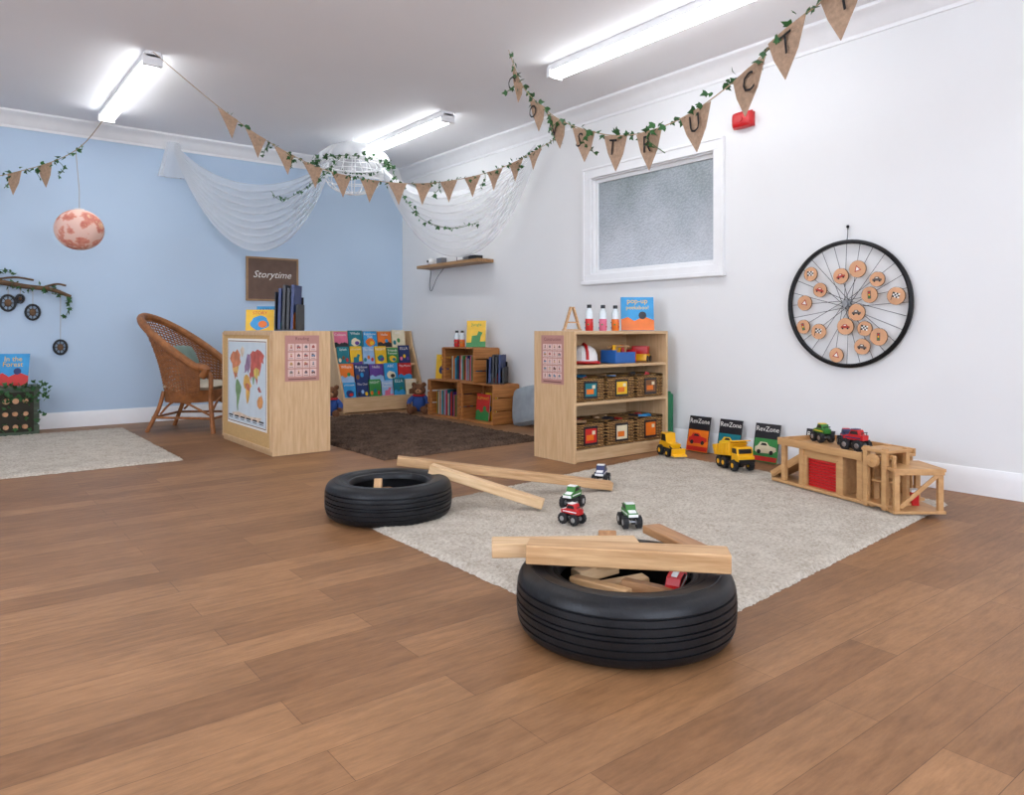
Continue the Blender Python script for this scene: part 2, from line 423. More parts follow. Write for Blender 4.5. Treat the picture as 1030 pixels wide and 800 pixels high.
blockset(1.64,1.54,[((1.50,1.55,.045),(1.66,1.41,.045),.06,.05,0),((1.60,1.66,.045),(1.78,1.50,.045),.06,.05,0),((1.48,1.66,.05),(1.56,1.56,.05),.06,.05,.2),
 ((1.53,1.60,.105),(1.66,1.40,.10),.055,.04,.1),((1.60,1.62,.10),(1.76,1.56,.11),.05,.045,0),((1.62,1.53,.14),(1.70,1.39,.125),.05,.04,-.15),((1.55,1.44,.145),(1.50,1.62,.15),.045,.04,.1),((1.56,1.67,.14),(1.72,1.66,.145),.05,.04,0)])
plankobj('wooden_plank',(1.93,1.91,.06),(1.77,1.74,.220),.06,.03,m=pineT[2])
plankobj('wooden_plank',(1.965,1.72,.212),(1.865,1.40,.212),.07,.028,m=pineT[2])
plankobj('wooden_plank',(1.93,3.45,.212),(2.94,2.86,.045),.07,.045)
plankobj('wooden_plank',(1.97,3.18,.207),(2.36,2.76,.045),.065,.045,m=pineT[1])
blockset(1.745,3.2,[((1.64,3.25,.03),(1.82,3.18,.03),.05,.04,0),((1.72,3.12,.075),(1.84,3.27,.08),.045,.04,.2),((1.64,3.27,.11),(1.80,3.27,.10),.045,.035,0),((1.66,3.16,.10),(1.74,3.30,.15),.04,.035,0)])

# ---------------------------------------------------------------- toy vehicles
def wheel(b,c,r,w,hub,M=I4,ax=(0,1,0)):
    c=V(c); a=V(ax); b.cyl(c-a*w/2,c+a*w/2,r,rubber,18,M=M)
    for k in range(12):
        an=2*math.pi*k/12; p=c+V((math.cos(an)*r,0,math.sin(an)*r)); b.box(p,(r*.22,w*.96,r*.2),rubber,M,R=Ry(-an))
    b.cyl(c-a*(w/2+.001),c+a*(w/2+.001),r*.5,hub,12,M=M)
def monster(body,loc,rz,s=1,acc=None,z=.024,nm='toy_monster_truck'):
    b=B(); M=Matrix.Scale(s,4); acc=acc or whitep
    for x in(-.04,.04):
        for y in(-.035,.035): wheel(b,(x,y,.030),.030,.026,metalg,M)
        b.cyl((x,-.03,.030),(x,.03,.030),.005,metalg,8,M=M)
    b.box((0,0,.047),(.09,.03,.012),black,M)
    pr=[(-.062,.057),(.062,.057),(.065,.076),(.028,.086),(.012,.114),(-.03,.114),(-.04,.088),(-.064,.086)]
    b.prism(pr,-.026,.026,body,M@Rx(math.pi/2))
    b.prism([(.024,.088),(.011,.109),(-.028,.109),(-.036,.089)],-.0265,.0265,black,M@Rx(math.pi/2))
    b.box((.0,0,.116),(.035,.046,.006),acc,M); b.box((.066,0,.066),(.006,.05,.014),acc,M); b.box((0,0,.070),(.1,.0535,.008),acc,M); b.box((.045,0,.083),(.03,.04,.004),acc,M,R=Ry(.26))
    b.box((-.055,0,.102),(.008,.05,.004),black,M); b.box((-.055,.02,.092),(.004,.004,.02),black,M); b.box((-.055,-.02,.092),(.004,.004,.02),black,M)
    return b.done(nm,(loc[0],loc[1],z if len(loc)<3 else loc[2]),rz,bev=.002*s)
dkb=mat('navy_plastic',(40,48,90),.4)
monster(dkb,(3.0,3.0),math.radians(215),.95,whitep)
monster(green,(2.50,2.70),math.radians(200),.9,whitep)
monster(red,(2.285,2.47),math.radians(100),.78)
monster(green,(2.455,2.275),math.radians(240),.88,whitep)
def racer(loc,R):
    b=B()
    b.prism([(-.06,.01),(.065,.01),(.065,.02),(.03,.028),(.015,.045),(-.02,.045),(-.035,.03),(-.06,.028)],-.022,.022,red,Rx(math.pi/2))
    b.prism([(.026,.03),(.014,.042),(-.018,.042),(-.030,.031)],-.0225,.0225,black,Rx(math.pi/2))
    b.box((0,0,.0205),(.115,.046,.008),whitep); b.box((.045,0,.026),(.02,.02,.006),whitep); b.box((0,0,.047),(.03,.018,.004),whitep)
    for x in(-.036,.040):
        for y in(-.024,.024): wheel(b,(x,y,.013),.013,.012,metalg)
    o=b.done('toy_racing_car',bev=.002); o.matrix_world=T(*loc)@R
racer((1.745,1.425,.135),Rz(math.radians(20))@Ry(-.35))
def dumper(loc,rz,s,tip):
    b=B(); M=Matrix.Scale(s,4)
    for x in(-.075,-.02,.085):
        for y in(-.05,.05): wheel(b,(x,y,.03),.03,.028,yellow,M)
    b.box((0,0,.047),(.25,.06,.02),black,M)
    b.prism([(.05,.055),(.135,.055),(.135,.085),(.118,.09),(.11,.135),(.05,.135)],-.05,.05,yellow,M@Rx(math.pi/2))
    b.prism([(.058,.098),(.113,.098),(.106,.128),(.058,.128)],-.0508,.0508,black,M@Rx(math.pi/2))
    b.box((.113,0,.112),(.012,.08,.026),black,M,R=Ry(-.15))
    b.box((.137,0,.06),(.01,.1,.018),black,M)
    b.box((.045,0,.15),(.04,.1,.006),yellow,M)
    Mb=M@T(-.12,0,.06)@Ry(-tip)
    b.box((.08,0,.008),(.165,.11,.01),yellow,Mb)
    for y in(-.055,.055):
        b.prism([(-.01,.0),(.165,.0),(.165,.075),(-.03,.06)],y-.004,y+.004,yellow,Mb@Rx(math.pi/2))
        for x in(.02,.06,.1,.14): b.box((x,-y*1.09,.035),(.008,.006,.06),yellow,Mb)
    b.box((.163,0,.04),(.008,.11,.08),yellow,Mb); b.box((.19,0,.082),(.06,.11,.006),yellow,Mb)
    b.ball((.08,0,.025),(.07,.045,.03),mat('gravel',(120,110,100),.9,var=.4,vs=90),Mb)
    b.done('toy_dump_truck',(loc[0],loc[1],.024),rz,bev=.003)
dumper((4.03,2.83),math.radians(-115),1.1,.12)
def digger(loc,rz,s):
    b=B(); M=Matrix.Scale(s,4)
    for x,r in((-.045,.032),(.05,.024)):
        for y in(-.042,.042): wheel(b,(x,y,r),r,.026,yellow,M)
    b.box((0,0,.045),(.15,.055,.022),black,M)
    b.prism([(-.075,.055),(.08,.055),(.085,.085),(.02,.09),(.012,.15),(-.05,.15),(-.06,.09),(-.078,.088)],-.036,.036,yellow,M@Rx(math.pi/2))
    b.prism([(.012,.095),(.005,.142),(-.044,.142),(-.05,.095)],-.037,.037,black,M@Rx(math.pi/2))
    for y in(-.034,.034): b.plank(M@V((.06,y,.07)),M@V((.115,y,.04)),.008,.012,black)
    b.prism([(.10,.01),(.145,.01),(.135,.02),(.115,.025),(.12,.055),(.108,.06)],-.05,.05,yellow,M@Rx(math.pi/2))
    b.done('toy_loader',(loc[0],loc[1],.024),rz,bev=.002)
digger((4.08,3.40),math.radians(-110),1.05)

# ---------------------------------------------------------------- books
def cover(n,rgb): return mat('cover_'+n,rgb,.4,var=.12,vs=14)
CV={'navy':(30,50,104),'sky':(44,150,208),'red':(200,36,32),'orange':(230,116,24),'green':(50,134,64),'yellow':(238,190,34),'teal':(10,116,128),'pink':(220,110,140),'cream':(226,214,182),'black':(28,28,34),'purple':(92,54,138),'lilac':(150,184,220),'brown':(122,78,42)}
for k in list(CV): CV[k]=cover(k,CV[k])
KEYS=list(CV)
def book(b,w,h,t,M,c,title=None,tc=None,acc=None,seed=0):
    rr=random.Random(seed)
    b.box((.002,h/2,t/2),(w-.004,h-.006,t-.004),paper,M)
    b.box((0,h/2,t-.001),(w,h,.002),c,M); b.box((0,h/2,.001),(w,h,.002),c,M); b.box((-w/2+.001,h/2,t/2),(.002,h,t),c,M)
    acc=acc or CV[rr.choice(KEYS)]; tc=tc or paper
    st=rr.randint(0,3); z=t+.0004
    if st==0:
        pts=[((.8+.2*rr.random())*w*.36*math.cos(a*math.pi/8),h*.35+(.75+.25*rr.random())*w*.30*math.sin(a*math.pi/8)) for a in range(16)]
        b.prism(pts,t,z,acc,M)
        c2=CV[rr.choice(KEYS)]; b.prism([(w*(.1+.16*math.cos(a*math.pi/6)),h*.3+w*.13*math.sin(a*math.pi/6)) for a in range(12)],t,z+.0003,c2,M)
    elif st==1:
        b.prism([(-w/2,0),(w/2,0),(w/2,h*.3),(w*.2,h*.42),(-w*.1,h*.28),(-w*.3,h*.4),(-w/2,h*.33)],t,z,acc,M)
        b.prism([(w*.12*math.cos(a*math.pi/6)+w*.15,h*.45+w*.12*math.sin(a*math.pi/6)) for a in range(12)],t,z+.0003,CV[rr.choice(KEYS)],M)
    elif st==2:
        for k in range(3): b.prism([(w*(-.3+.3*k)+w*.12*math.cos(a*math.pi/5),h*(.3+.12*(k%2))+w*.16*math.sin(a*math.pi/5)) for a in range(10)],t,z,CV[rr.choice(KEYS)] if k else acc,M)
    else:
        b.prism([(-w/2,0),(w/2,0),(w/2,h*.22),(-w/2,h*.16)],t,z,acc,M)
        c2=CV[rr.choice(KEYS)]
        b.prism([(-w*.25,h*.15),(w*.2,h*.15),(w*.24,h*.4),(w*.34,h*.55),(w*.12,h*.6),(w*.05,h*.45),(-w*.22,h*.42)],t,z+.0003,c2,M)
    if title:
        L=title.split('|')
        for i,s in enumerate(L): b.text(s,w*.84,h*.15,tc,M@T(0,h*(.84-.17*i),t+.001))
def mag(y,c,c2,seed):
    b=B(); w,h=.212,.29; M=Matrix.Scale(.90,4)@Rx(math.radians(-12))
    book(b,w,h,.006,M,CV['black'],None,acc=c,seed=seed)
    z=.0062
    b.box((0,h*.40,z+.0004),(w*.94,h*.42,.0006),c,M)
    b.prism([(-.09,.08),(-.07,.065),(.06,.07),(.09,.09),(.085,.115),(.03,.125),(.005,.15),(-.05,.15),(-.07,.12),(-.09,.11)],z+.0008,z+.0014,c2,M)
    b.prism([(-.045,.125),(-.035,.143),(-.002,.143),(.012,.125)],z+.0015,z+.0019,ink,M)
    for x in(-.055,.05): b.lathe([(.0,z+.0022),(.017,z+.0022)],ink,14,M@T(x,.075,0))
    b.text('RevZone',.19,.055,paper,M@T(0,.25,.0075))
    b.box((0,.025,z+.0004),(w*.94,.035,.0006),CV['red'],M)
    o=b.done('car_magazine'); o.matrix_world=fr((4.42,y,.010),(0,-1,0),(0,0,1))
mag(3.43,CV['orange'],CV['red'],1); mag(3.16,CV['teal'],CV['yellow'],2); mag(2.866,CV['green'],CV['cream'],3); mag(2.49,CV['red'],CV['sky'],5)

# ---------------------------------------------------------------- toy garage
b=B(); g=toyW
MG=T(3.735,2.00,.024)@Rz(math.radians(-106))
b.box((-.12,.18,.008),(.72,.36,.016),g)
b.box((-.13,.19,.226),(.60,.38,.016),g)
b.box((-.13,.005,.244),(.60,.012,.03),g); b.box((-.13,.375,.244),(.60,.012,.03),g); b.box((-.424,.19,.244),(.012,.37,.03),g)
for x in(-.40,-.26,.02,.14):
    for y in(.025,.35): b.box((x,y,.117),(.03,.024,.204),g)
b.box((-.12,.355,.117),(.58,.01,.204),g)
b.box((-.26,.19,.117),(.012,.32,.204),g); b.box((.02,.19,.117),(.012,.32,.204),g)
b.box((-.12,.03,.195),(.26,.012,.045),g)
for k in range(10): b.box((-.12,.036,.024+k*.0155),(.20,.010,.0135),red)
b.box((-.235,.028,.10),(.02,.02,.17),g); b.box((-.005,.028,.10),(.02,.02,.17),g)
b.plank((-.52,.10,.01),(-.28,.10,.15),.13,.012,g); b.plank((-.52,.034,.03),(-.28,.034,.17),.008,.03,g); b.plank((-.52,.166,.03),(-.28,.166,.17),.008,.03,g)
b.box((-.345,.27,.10),(.12,.15,.012),g); b.plank((-.48,.27,.02),(-.39,.27,.10),.12,.012,g); b.box((-.345,.2,.05),(.12,.012,.09),g)
# lift tower
for x in(.20,.31):
    for y in(.0,.14): b.box((x,y,.15),(.026,.024,.30),g)
b.box((.255,.07,.285),(.15,.17,.014),g); b.box((.255,.07,.13),(.09,.10,.01),g); b.box((.255,.07,.02),(.15,.17,.014),g)
b.cyl((.255,-.030,.235),(.255,-.006,.235),.032,g,20); b.cyl((.255,-.045,.235),(.255,.15,.235),.007,g,10)
b.box((.255,.145,.19),(.12,.008,.18),g); b.box((.16,.07,.12),(.012,.12,.2),g)
# end module: tall bench on posts, angled to the room
ME=MG.inverted()@T(3.70,1.56,.024)@Rz(math.radians(-38))
b.box((0,.12,.007),(.25,.24,.014),g,ME); b.box((0,.12,.208),(.25,.24,.016),g,ME)
for x in(-.105,.105):
    for y in(.02,.22): b.box((x,y,.105),(.026,.022,.20),g,ME)
b.plank((-.09,.012,.03),(.09,.012,.185),.010,.020,g,M=ME); b.box((0,.008,.195),(.24,.012,.02),g,ME)
b.box((-.105,.12,.265),(.014,.18,.018),g,ME)
for y in(.04,.12,.20): b.box((-.105,y,.237),(.014,.018,.045),g,ME)
b.box((.04,.13,.047),(.035,.035,.066),red,ME); b.box((.04,.13,.088),(.045,.045,.014),whitep,ME)
o=b.done('toy_wooden_garage',bev=.002); o.matrix_world=MG
monster(green,(4.035,2.24,.262),math.radians(60),.88,CV['yellow'])
monster(red,(3.89,1.97,.262),math.radians(80),.95,dkb)
monster(dkb,(4.0,2.08,.262),math.radians(40),.8,red)

# ---------------------------------------------------------------- open shelf unit
def poster(b,w,h,M,bg,title,rows,cols,fg):
    b.box((0,0,.0015),(w,h,.003),bg,M)
    b.text(title,w*.75,h*.09,fg,M@T(0,h*.42,.0034))
    cw=w*.86/cols; ch=h*.74/rows; tile=mat('poster_tile',(222,192,182),.6)
    rr=random.Random(int(w*1000)+rows); pal=[fg,mat('poster_grey',(110,110,116),.7),mat('poster_ochre',(186,140,84),.7),mat('poster_blue',(110,134,160),.7),mat('poster_rose',(170,90,84),.7)]
    for i in range(rows):
        for j in range(cols):
            x=-w*.43+cw*(j+.5); y=h*.33-ch*(i+.5)
            b.box((x,y,.0034),(cw*.88,ch*.86,.0008),tile,M)
            q=rr.randint(0,2); c1=rr.choice(pal); c2=rr.choice(pal)
            if q==0:
                b.box((x,y+ch*.02,.004),(cw*.5,ch*.22,.0006),c1,M); b.box((x-cw*.08,y+ch*.18,.004),(cw*.28,ch*.16,.0006),c2,M)
                for s in(-1,1): b.prism([(x+s*cw*.15+cw*.07*math.cos(a),y-ch*.09+cw*.07*math.sin(a)) for a in [k*.785 for k in range(8)]],.0044,.005,ink,M)
            elif q==1:
                b.prism([(x-cw*.2,y-ch*.1),(x+cw*.2,y-ch*.1),(x+cw*.2,y+ch*.12),(x,y+ch*.3),(x-cw*.2,y+ch*.12)],.0038,.0044,c1,M); b.box((x,y-ch*.02,.0048),(cw*.1,ch*.16,.0006),c2,M)
            else:
                b.prism([(x+cw*.1*math.cos(a),y+ch*.2+cw*.1*math.sin(a)) for a in [k*.785 for k in range(8)]],.0038,.0044,c1,M); b.prism([(x-cw*.14,y-ch*.12),(x+cw*.14,y-ch*.12),(x+cw*.08,y+ch*.1),(x-cw*.08,y+ch*.1)],.0038,.0044,c2,M)
            b.box((x,y-ch*.30,.004),(cw*.6,ch*.05,.0004),fg,M)
    b.box((0,-h*.455,.0034),(w*.8,h*.02,.0006),fg,M)
pinkP=mat('poster_pink',(182,132,122),.6,var=.04)
cocoa=mat('poster_brown',(104,66,60),.7)
W,D=.965,.42
b=B()
b.box((.011,D/2,.45),(.022,D,.9),birch); b.box((W-.011,D/2,.45),(.022,D,.9),birch)
b.box((W/2,D/2,.889),(W-.045,D-.002,.022),birchX); b.box((W/2,D-.008,.45),(W-.045,.012,.86),birchX)
for z in(.075,.40,.655): b.box((W/2,D/2-.008,z),(W-.045,D-.02,.02),birchX)
b.box((W/2,.02,.034),(W-.045,.018,.06),birchX)
poster(b,.235,.34,fr((-.0005,.22,.70),(0,-1,0),(0,0,1)),pinkP,'Construction',5,4,cocoa)
b.done('open_shelf_unit',(3.395,3.65,0),bev=.002)
def m_weave():
    m,nt,bs=newmat('basket_weave'); vec=coords(nt)
    f1=nt.nodes.new('ShaderNodeTexBrick'); f1.inputs['Scale'].default_value=1
    mp=nt.nodes.new('ShaderNodeMapping'); mp.inputs['Rotation'].default_value=(math.pi/2,0,0); nt.links.new(vec,mp.inputs['Vector'])
    nt.links.new(mp.outputs[0],f1.inputs['Vector'])
    f1.inputs['Brick Width'].default_value=.03; f1.inputs['Row Height'].default_value=.012; f1.inputs['Mortar Size'].default_value=.0025
    f1.inputs['Color1'].default_value=lin((190,146,82)); f1.inputs['Color2'].default_value=lin((152,108,56)); f1.inputs['Mortar'].default_value=lin((70,48,26))
    nt.links.new(f1.outputs['Color'],bs.inputs['Base Color']); bs.inputs['Roughness'].default_value=.8
    bumpn(nt,f1.outputs['Color'],.8,.01); return m
weave=m_weave()
def basket(x,y,z,w,d,h,ci):
    b=B(); t=.012
    for sx in(-1,1): b.box((sx*(w/2-t/2),0,h/2),(t,d,h),weave)
    for sy in(-1,1): b.box((0,sy*(d/2-t/2),h/2),(w-2*t,t,h),weave)
    b.box((0,0,.006),(w-2*t,d-2*t,.012),weave)
    P=cr([(-w/2,-d/2,h),(w/2,-d/2,h),(w/2,d/2,h),(-w/2,d/2,h)],1,True); b.tube(P,.011,weave,8,True)
    for k in range(7):
        zz=.012+k*(h-.02)/7; b.tube([(-w/2-.002,-d/2-.003,zz),(w/2+.002,-d/2-.003,zz)],.006,weave,6); b.tube([(-w/2-.003,-d/2,zz),(-w/2-.003,d/2,zz)],.006,weave,6)
    M=fr((0,-d/2-.011,h*.5),(1,0,0),(0,0,1))
    b.box((0,0,0),(.13,h*.74,.004),CV['black'],M); b.box((0,0,.0025),(.108,h*.56,.001),CV[ci],M); b.box((-.01,-.012,.0035),(.07,h*.22,.001),CV['orange'],M); b.box((.025,.02,.0035),(.03,h*.15,.001),CV['cream'],M)
    for k in range(9): b.box((R_(-w*.3,w*.3),R_(-d*.3,d*.3),h-.015+R_(-.015,.02)),(.07,.03,.03),[pine,CV['sky'],CV['black'],CV['red']][k%4],R=Rz(R_(0,3))@Rx(R_(-.4,.4)))
    b.done('wicker_basket',(x,y,z),bev=.002)
cc=['red','cream','orange','teal','yellow','brown']
for r,zz in enumerate((.085,.41)):
    for k in range(3): basket(3.395+.175+.308*k,3.82,zz+.002,.27,.28,.175 if r==0 else .16,cc[r*3+k])
b=B(); b.lathe([(.108,.0),(.118,.004),(.110,.014),(.100,.02),(.098,.022)],red,28)
b.lathe([(.098,.020),(.096,.06),(.080,.10),(.045,.125),(.001,.132)],whitep,28)
b.tube([(0,-.098,.03),(0,-.088,.085),(0,-.05,.127),(0,0,.138),(0,.05,.127),(0,.088,.085),(0,.098,.03)],.012,red,8)
for s in(-1,1): b.tube([(s*.04,-.088,.03),(s*.036,-.078,.085),(s*.03,-.04,.122),(s*.03,.04,.122),(s*.036,.078,.085),(s*.04,.088,.03)],.007,whitep,8)
b.ball((0,-.10,.012),(.07,.05,.008),red)
b.done('toy_hard_hat',(3.62,3.79,.668),-.5)
b=B(); b.box((0,0,.005),(.23,.14,.01),blue)
for s in(-1,1): b.box((s*.115,0,.05),(.01,.14,.09),red if s>0 else blue); b.box((0,s*.065,.045),(.22,.01,.07),blue)
for k in range(6): b.cyl((-.085+.034*k,R_(-.03,.03),.012),(-.085+.034*k,R_(-.03,.03),.13),.014,[yellow,red,pine][k%3],10)
b.cyl((-.12,0,.12),(.12,0,.12),.009,pine,10)
b.done('toy_tool_box',(3.94,3.76,.667),.1,bev=.002)
b=B(); b.box((0,0,.035),(.12,.12,.05),yellow); b.box((0,0,.09),(.07,.12,.06),red)
for x in(-.045,.045):
    for y in(-.065,.065): b.cyl((x,y-.005,.025),(x,y+.005,.025),.024,CV['black'],14)
b.done('toy_wooden_truck',(4.2,3.78,.667),.5,bev=.003)
def bottle(x,y,z,c,h=.17):
    b=B(); b.lathe([(.001,0),(.026,0),(.029,.006),(.029,h*.45),(.0285,h*.46)],c,20)
    gl=mat('clear_plastic',(215,225,228),.1,var=.02)
    b.lathe([(.0288,h*.46),(.029,h*.66),(.024,h*.75),(.014,h*.84),(.014,h*.88)],gl,20)
    b.lathe([(.001,h),(.016,h),(.017,h*.995),(.017,h*.87),(.001,h*.87)],black,20)
    for k in range(9): b.ball((.027*math.cos(k*2.5),.027*math.sin(k*2.5),.014+k*.008),.007,CV[KEYS[k]],seg=8,ring=6)
    b.done('sensory_bottle',(x,y,z))
redc=CV['red']
bottle(3.73,3.85,.901,redc,.19); bottle(3.87,3.85,.901,CV['pink'],.19); bottle(4.0,3.85,.901,CV['orange'],.19)
b=B()
for s in(-1,1): b.plank((s*.06,0,.008),(s*.008,0,.17),.03,.012,pine)
b.box((0,0,.006),(.14,.04,.01),pine); b.box((0,0,.06),(.08,.02,.01),pine)
b.done('wooden_easel',(3.56,3.85,.901),-.3,bev=.001)
b=B(); M=fr((0,0,0),(1,0,0),(0,0,1))@Rx(-.12)
book(b,.25,.255,.02,M,CV['sky'],'pop-up|peekaboo!',CV['yellow'],CV['orange'],seed=1)
b.done('picture_book',(4.22,3.83,.903),math.radians(-38))
b=B(); b.box((0,0,.22),(.035,.26,.44),mat('green_foam',(44,120,82),.8)); b.box((.036,0,.21),(.028,.25,.42),mat('green_foam')); b.done('folded_play_mat',(4.41,3.80,0),bev=.012)

# ---------------------------------------------------------------- map cabinet
b=B(); W,D=.44,1.14
b.box((W/2,.011,.45),(W,.022,.9),birch); b.box((W/2,D-.011,.45),(W,.022,.9),birch)
b.box((.009,D/2,.45),(.018,D-.045,.9),birch); b.box((W/2+.009,D/2,.889),(W-.02,D-.045,.022),birch)
for z in(.075,.40,.65): b.box((W/2+.009,D/2,z),(W-.02,D-.045,.02),birch)
b.box((W-.02,D/2,.034),(.018,D-.045,.06),birch); b.box((W/2,D/2,.48),(W-.03,.018,.80),birch)
cork=mat('cork',(202,164,108),.9,var=.12,vs=80)
ML=fr((-.001,D/2,.46),(0,-1,0),(0,0,1))
b.box((0,0,.003),(D-.06,.82,.006),cork,ML); frame(b,D-.02,.86,.022,.0,.012,birch,ML)
mw,mh=.90,.68; MM=ML@T(.03,.04,0)
b.box((0,0,.0075),(mw,mh,.003),paper,MM)
b.box((0,0,.0092),(mw*.95,mh*.92,.0006),mat('map_sea',(204,216,222),.7,var=.05),MM)
lands=[([(4,78),(8,84),(14,88),(20,87),(26,91),(34,84),(33,79),(36,75),(33,72),(30,70),(29,66),(27,62),(25,58),(26,55),(22,56),(20,52),(17,57),(14,62),(12,66),(11,72),(8,74)],(208,130,92)),
([(34,90),(40,95),(45,92),(44,86),(40,81),(37,83)],(226,206,180)),([(23,52),(27,53),(31,50),(37,44),(36,38),(33,33),(31,27),(28,20),(28,14),(26,12),(24,20),(24,30),(21,38),(21,45)],(120,152,104)),
([(45,57),(49,60),(54,60),(59,57),(62,50),(65,47),(61,44),(60,36),(57,28),(54,24),(52,26),(50,34),(50,42),(46,43),(43,48)],(222,172,84)),
([(44,62),(47,64),(46,70),(49,74),(51,80),(54,86),(58,85),(61,86),(62,76),(61,70),(58,66),(56,62),(53,66),(50,63)],(150,120,150)),
([(62,86),(68,90),(74,89),(80,92),(88,90),(97,85),(94,80),(95,75),(90,77),(89,71),(87,66),(84,60),(81,61),(80,54),(78,49),(76,55),(73,58),(71,50),(69,49),(67,57),(64,59),(63,53),(60,57),(59,62),(62,64),(62,70),(63,76)],(196,96,84)),
([(70,66),(76,70),(84,68),(84,60),(81,61),(80,56),(76,57),(72,60)],(216,190,96)),([(67,57),(72,60),(73,57),(71,50),(69,49)],(126,158,120)),
([(48,48),(54,50),(60,48),(61,44),(60,40),(52,42)],(190,110,80)),([(12,66),(30,70),(29,66),(27,62),(24,60),(14,62)],(228,184,110)),
([(80,45),(84,48),(87,45),(90,41),(84,41)],(190,104,94)),([(79,30),(84,36),(88,36),(90,39),(94,31),(92,24),(86,21),(80,24)],(214,150,90)),([(10,9),(30,12),(60,9),(90,11),(84,5),(20,5)],(226,206,180))]
for i,(pp,c) in enumerate(lands):
    m_=mat('map_land_%d'%i,c,.7,var=.3,vs=16); lift=.0006 if 6<=i<=9 else 0
    b.prism([((x/100-.5)*mw*.95,(y/100-.5)*mh*.92) for x,y in reversed(pp)],.0095,.0103+lift,m_,MM)
frame(b,mw*.97,mh*.95,.006,.009,.0100,cocoa,MM)
for i in range(6):
    b.box((-.36+.14*i,-.275,.0108),(.10,.012,.0004),ink,MM); b.box((-.36+.14*i,-.292,.0108),(.08,.006,.0004),ink,MM)
MP=fr((W/2,-.0005,.70),(1,0,0),(0,0,1)); poster(b,.26,.335,MP,pinkP,'Reading',4,4,cocoa)
b.done('low_cabinet_with_map',(1.90,5.2,0),bev=.002)
def filerack(loc,rz,n,h,seed):
    b=B(); w=.032*n
    for i in range(n):
        book(b,.20,h*(.92+.08*(i%2)),.022,fr((-w/2+.032*i+.004,0,.012),(0,1,0),(.03,0,1)),CV['black'] if i%3 else CV['navy'],None,seed=i+seed)
    b.box((0,.0,.005),(w+.03,.22,.01),black); b.box((-w/2-.012,.0,h*.45),(.006,.21,h*.85),black); b.box((w/2+.02,0,h*.3),(.006,.21,h*.6),black); b.box((0,.108,h*.4),(w+.03,.006,h*.75),black)
    b.done('book_file_rack',loc,rz)
filerack((2.14,5.50,.902),math.radians(-38),4,.335,0)
b=B()
book(b,.22,.17,.015,fr((0,0,0),(1,0,0),(0,0,1))@Rx(-.15),CV['yellow'],'STORY',CV['red'],CV['sky'],seed=6)
book(b,.2,.2,.015,fr((.06,.07,0),(1,0,0),(0,0,1))@Rx(-.15),CV['sky'],'ANIMALS',CV['navy'],CV['green'],seed=9)
b.done('picture_books',(2.06,5.92,.902),math.radians(-30))

b=B(); M=fr((2.9,Y1-.002,1.463),(1,0,0),(0,0,1))
frame(b,.575,.475,.02,0,.025,mat('frame_oak',(162,128,92),.6),M)
b.box((0,0,.008),(.54,.44,.012),mat('felt_board',(112,90,78),.95,bump=.5,bs_=200),M)
b.text('Storytime',.42,.14,paper,M@T(0,.04,.0155),shear=.35)
b.done('storytime_sign',bev=.002)

# ---------------------------------------------------------------- book display rack
b=B(); RW=1.0
for x in(0,RW): b.prism([(0,0),(.42,0),(.42,.9),(.30,.9),(.26,.74),(.0,.18)],x-.01,x+.01,birch,fr((0,0,0),(0,1,0),(0,0,1)))
b.box((RW/2,.41,.46),(RW-.01,.012,.88),birchX); b.box((RW/2,.2,.06),(RW-.01,.38,.018),birchX); b.box((RW/2,.01,.09),(RW-.01,.016,.16),birchX)
tiers=[(.04,.13),(.12,.31),(.20,.50),(.28,.69)]
for y,z in tiers: b.box((RW/2,y+.03,z),(RW-.01,.07,.012),birchX); b.box((RW/2,y-.005,z+.012),(RW-.01,.008,.02),birchX)
b.done('book_display_rack',(3.49,7.40,0),bev=.002)
b=B(); ttl=['LITTLE BEAR','The Owl','NIGHT','Friends|Forever','ELLA','Colours','Whale','Rainbow|Fish','Hello','ABC','The Moon','Splash']
cols=['sky','navy','green','lilac','teal','cream','orange','navy','purple','sky','red','teal','yellow','lilac','yellow','green','navy','pink','teal','sky','orange','cream','navy','orange']
n=0
for r,(y,z) in enumerate(tiers):
    x=.09
    for k in range(5 if r%2 else 6):
        w=.145 if r%2==0 else .175; h=R_(.19,.225)
        book(b,w,h,.01,fr((x+.005,y+.022,z+.008),(1,0,0),(0,.18,1)),CV[cols[n%24]],ttl[n%12],acc=None,seed=n*3+2); n+=1; x+=w+.010
b.done('picture_books',(3.495,7.40,0))

def teddy(loc,rz,s):
    b=B(); f=mat('teddy_fur',(120,78,50),.95,var=.3,vs=60,bump=.7,bs_=150); j=mat('teddy_jumper',(44,78,146),.9); f2=mat('teddy_muzzle',(176,130,92),.95)
    M=Matrix.Scale(s,4)
    b.ball((0,0,.11),(.075,.065,.10),j,M); b.ball((0,0,.25),(.072,.066,.068),f,M); b.ball((0,-.06,.235),(.034,.03,.027),f2,M)
    b.ball((0,-.088,.245),(.011,.008,.008),ink,M)
    for q in(-1,1):
        b.ball((q*.055,.0,.31),(.026,.014,.026),f,M); b.ball((q*.028,-.06,.265),.008,ink,M,8,6)
        b.tube(cr([(q*.06,0,.17),(q*.10,-.03,.13),(q*.10,-.07,.09)],6),.026,j,10,M=M); b.ball((q*.10,-.075,.085),.026,f,M)
        b.tube(cr([(q*.04,-.02,.045),(q*.06,-.08,.035),(q*.075,-.14,.036)],6),.033,f,10,M=M); b.ball((q*.078,-.155,.045),(.034,.026,.045),f,M)
    b.tube([( .062*math.cos(a*.393),.055*math.sin(a*.393),.192) for a in range(16)],.012,red,8,True,M=M)
    b.done('teddy_bear',loc,rz)
teddy((3.26,7.22,.0),math.radians(-35),1.0)
teddy((4.20,7.02,.0),math.radians(-38),1.0)

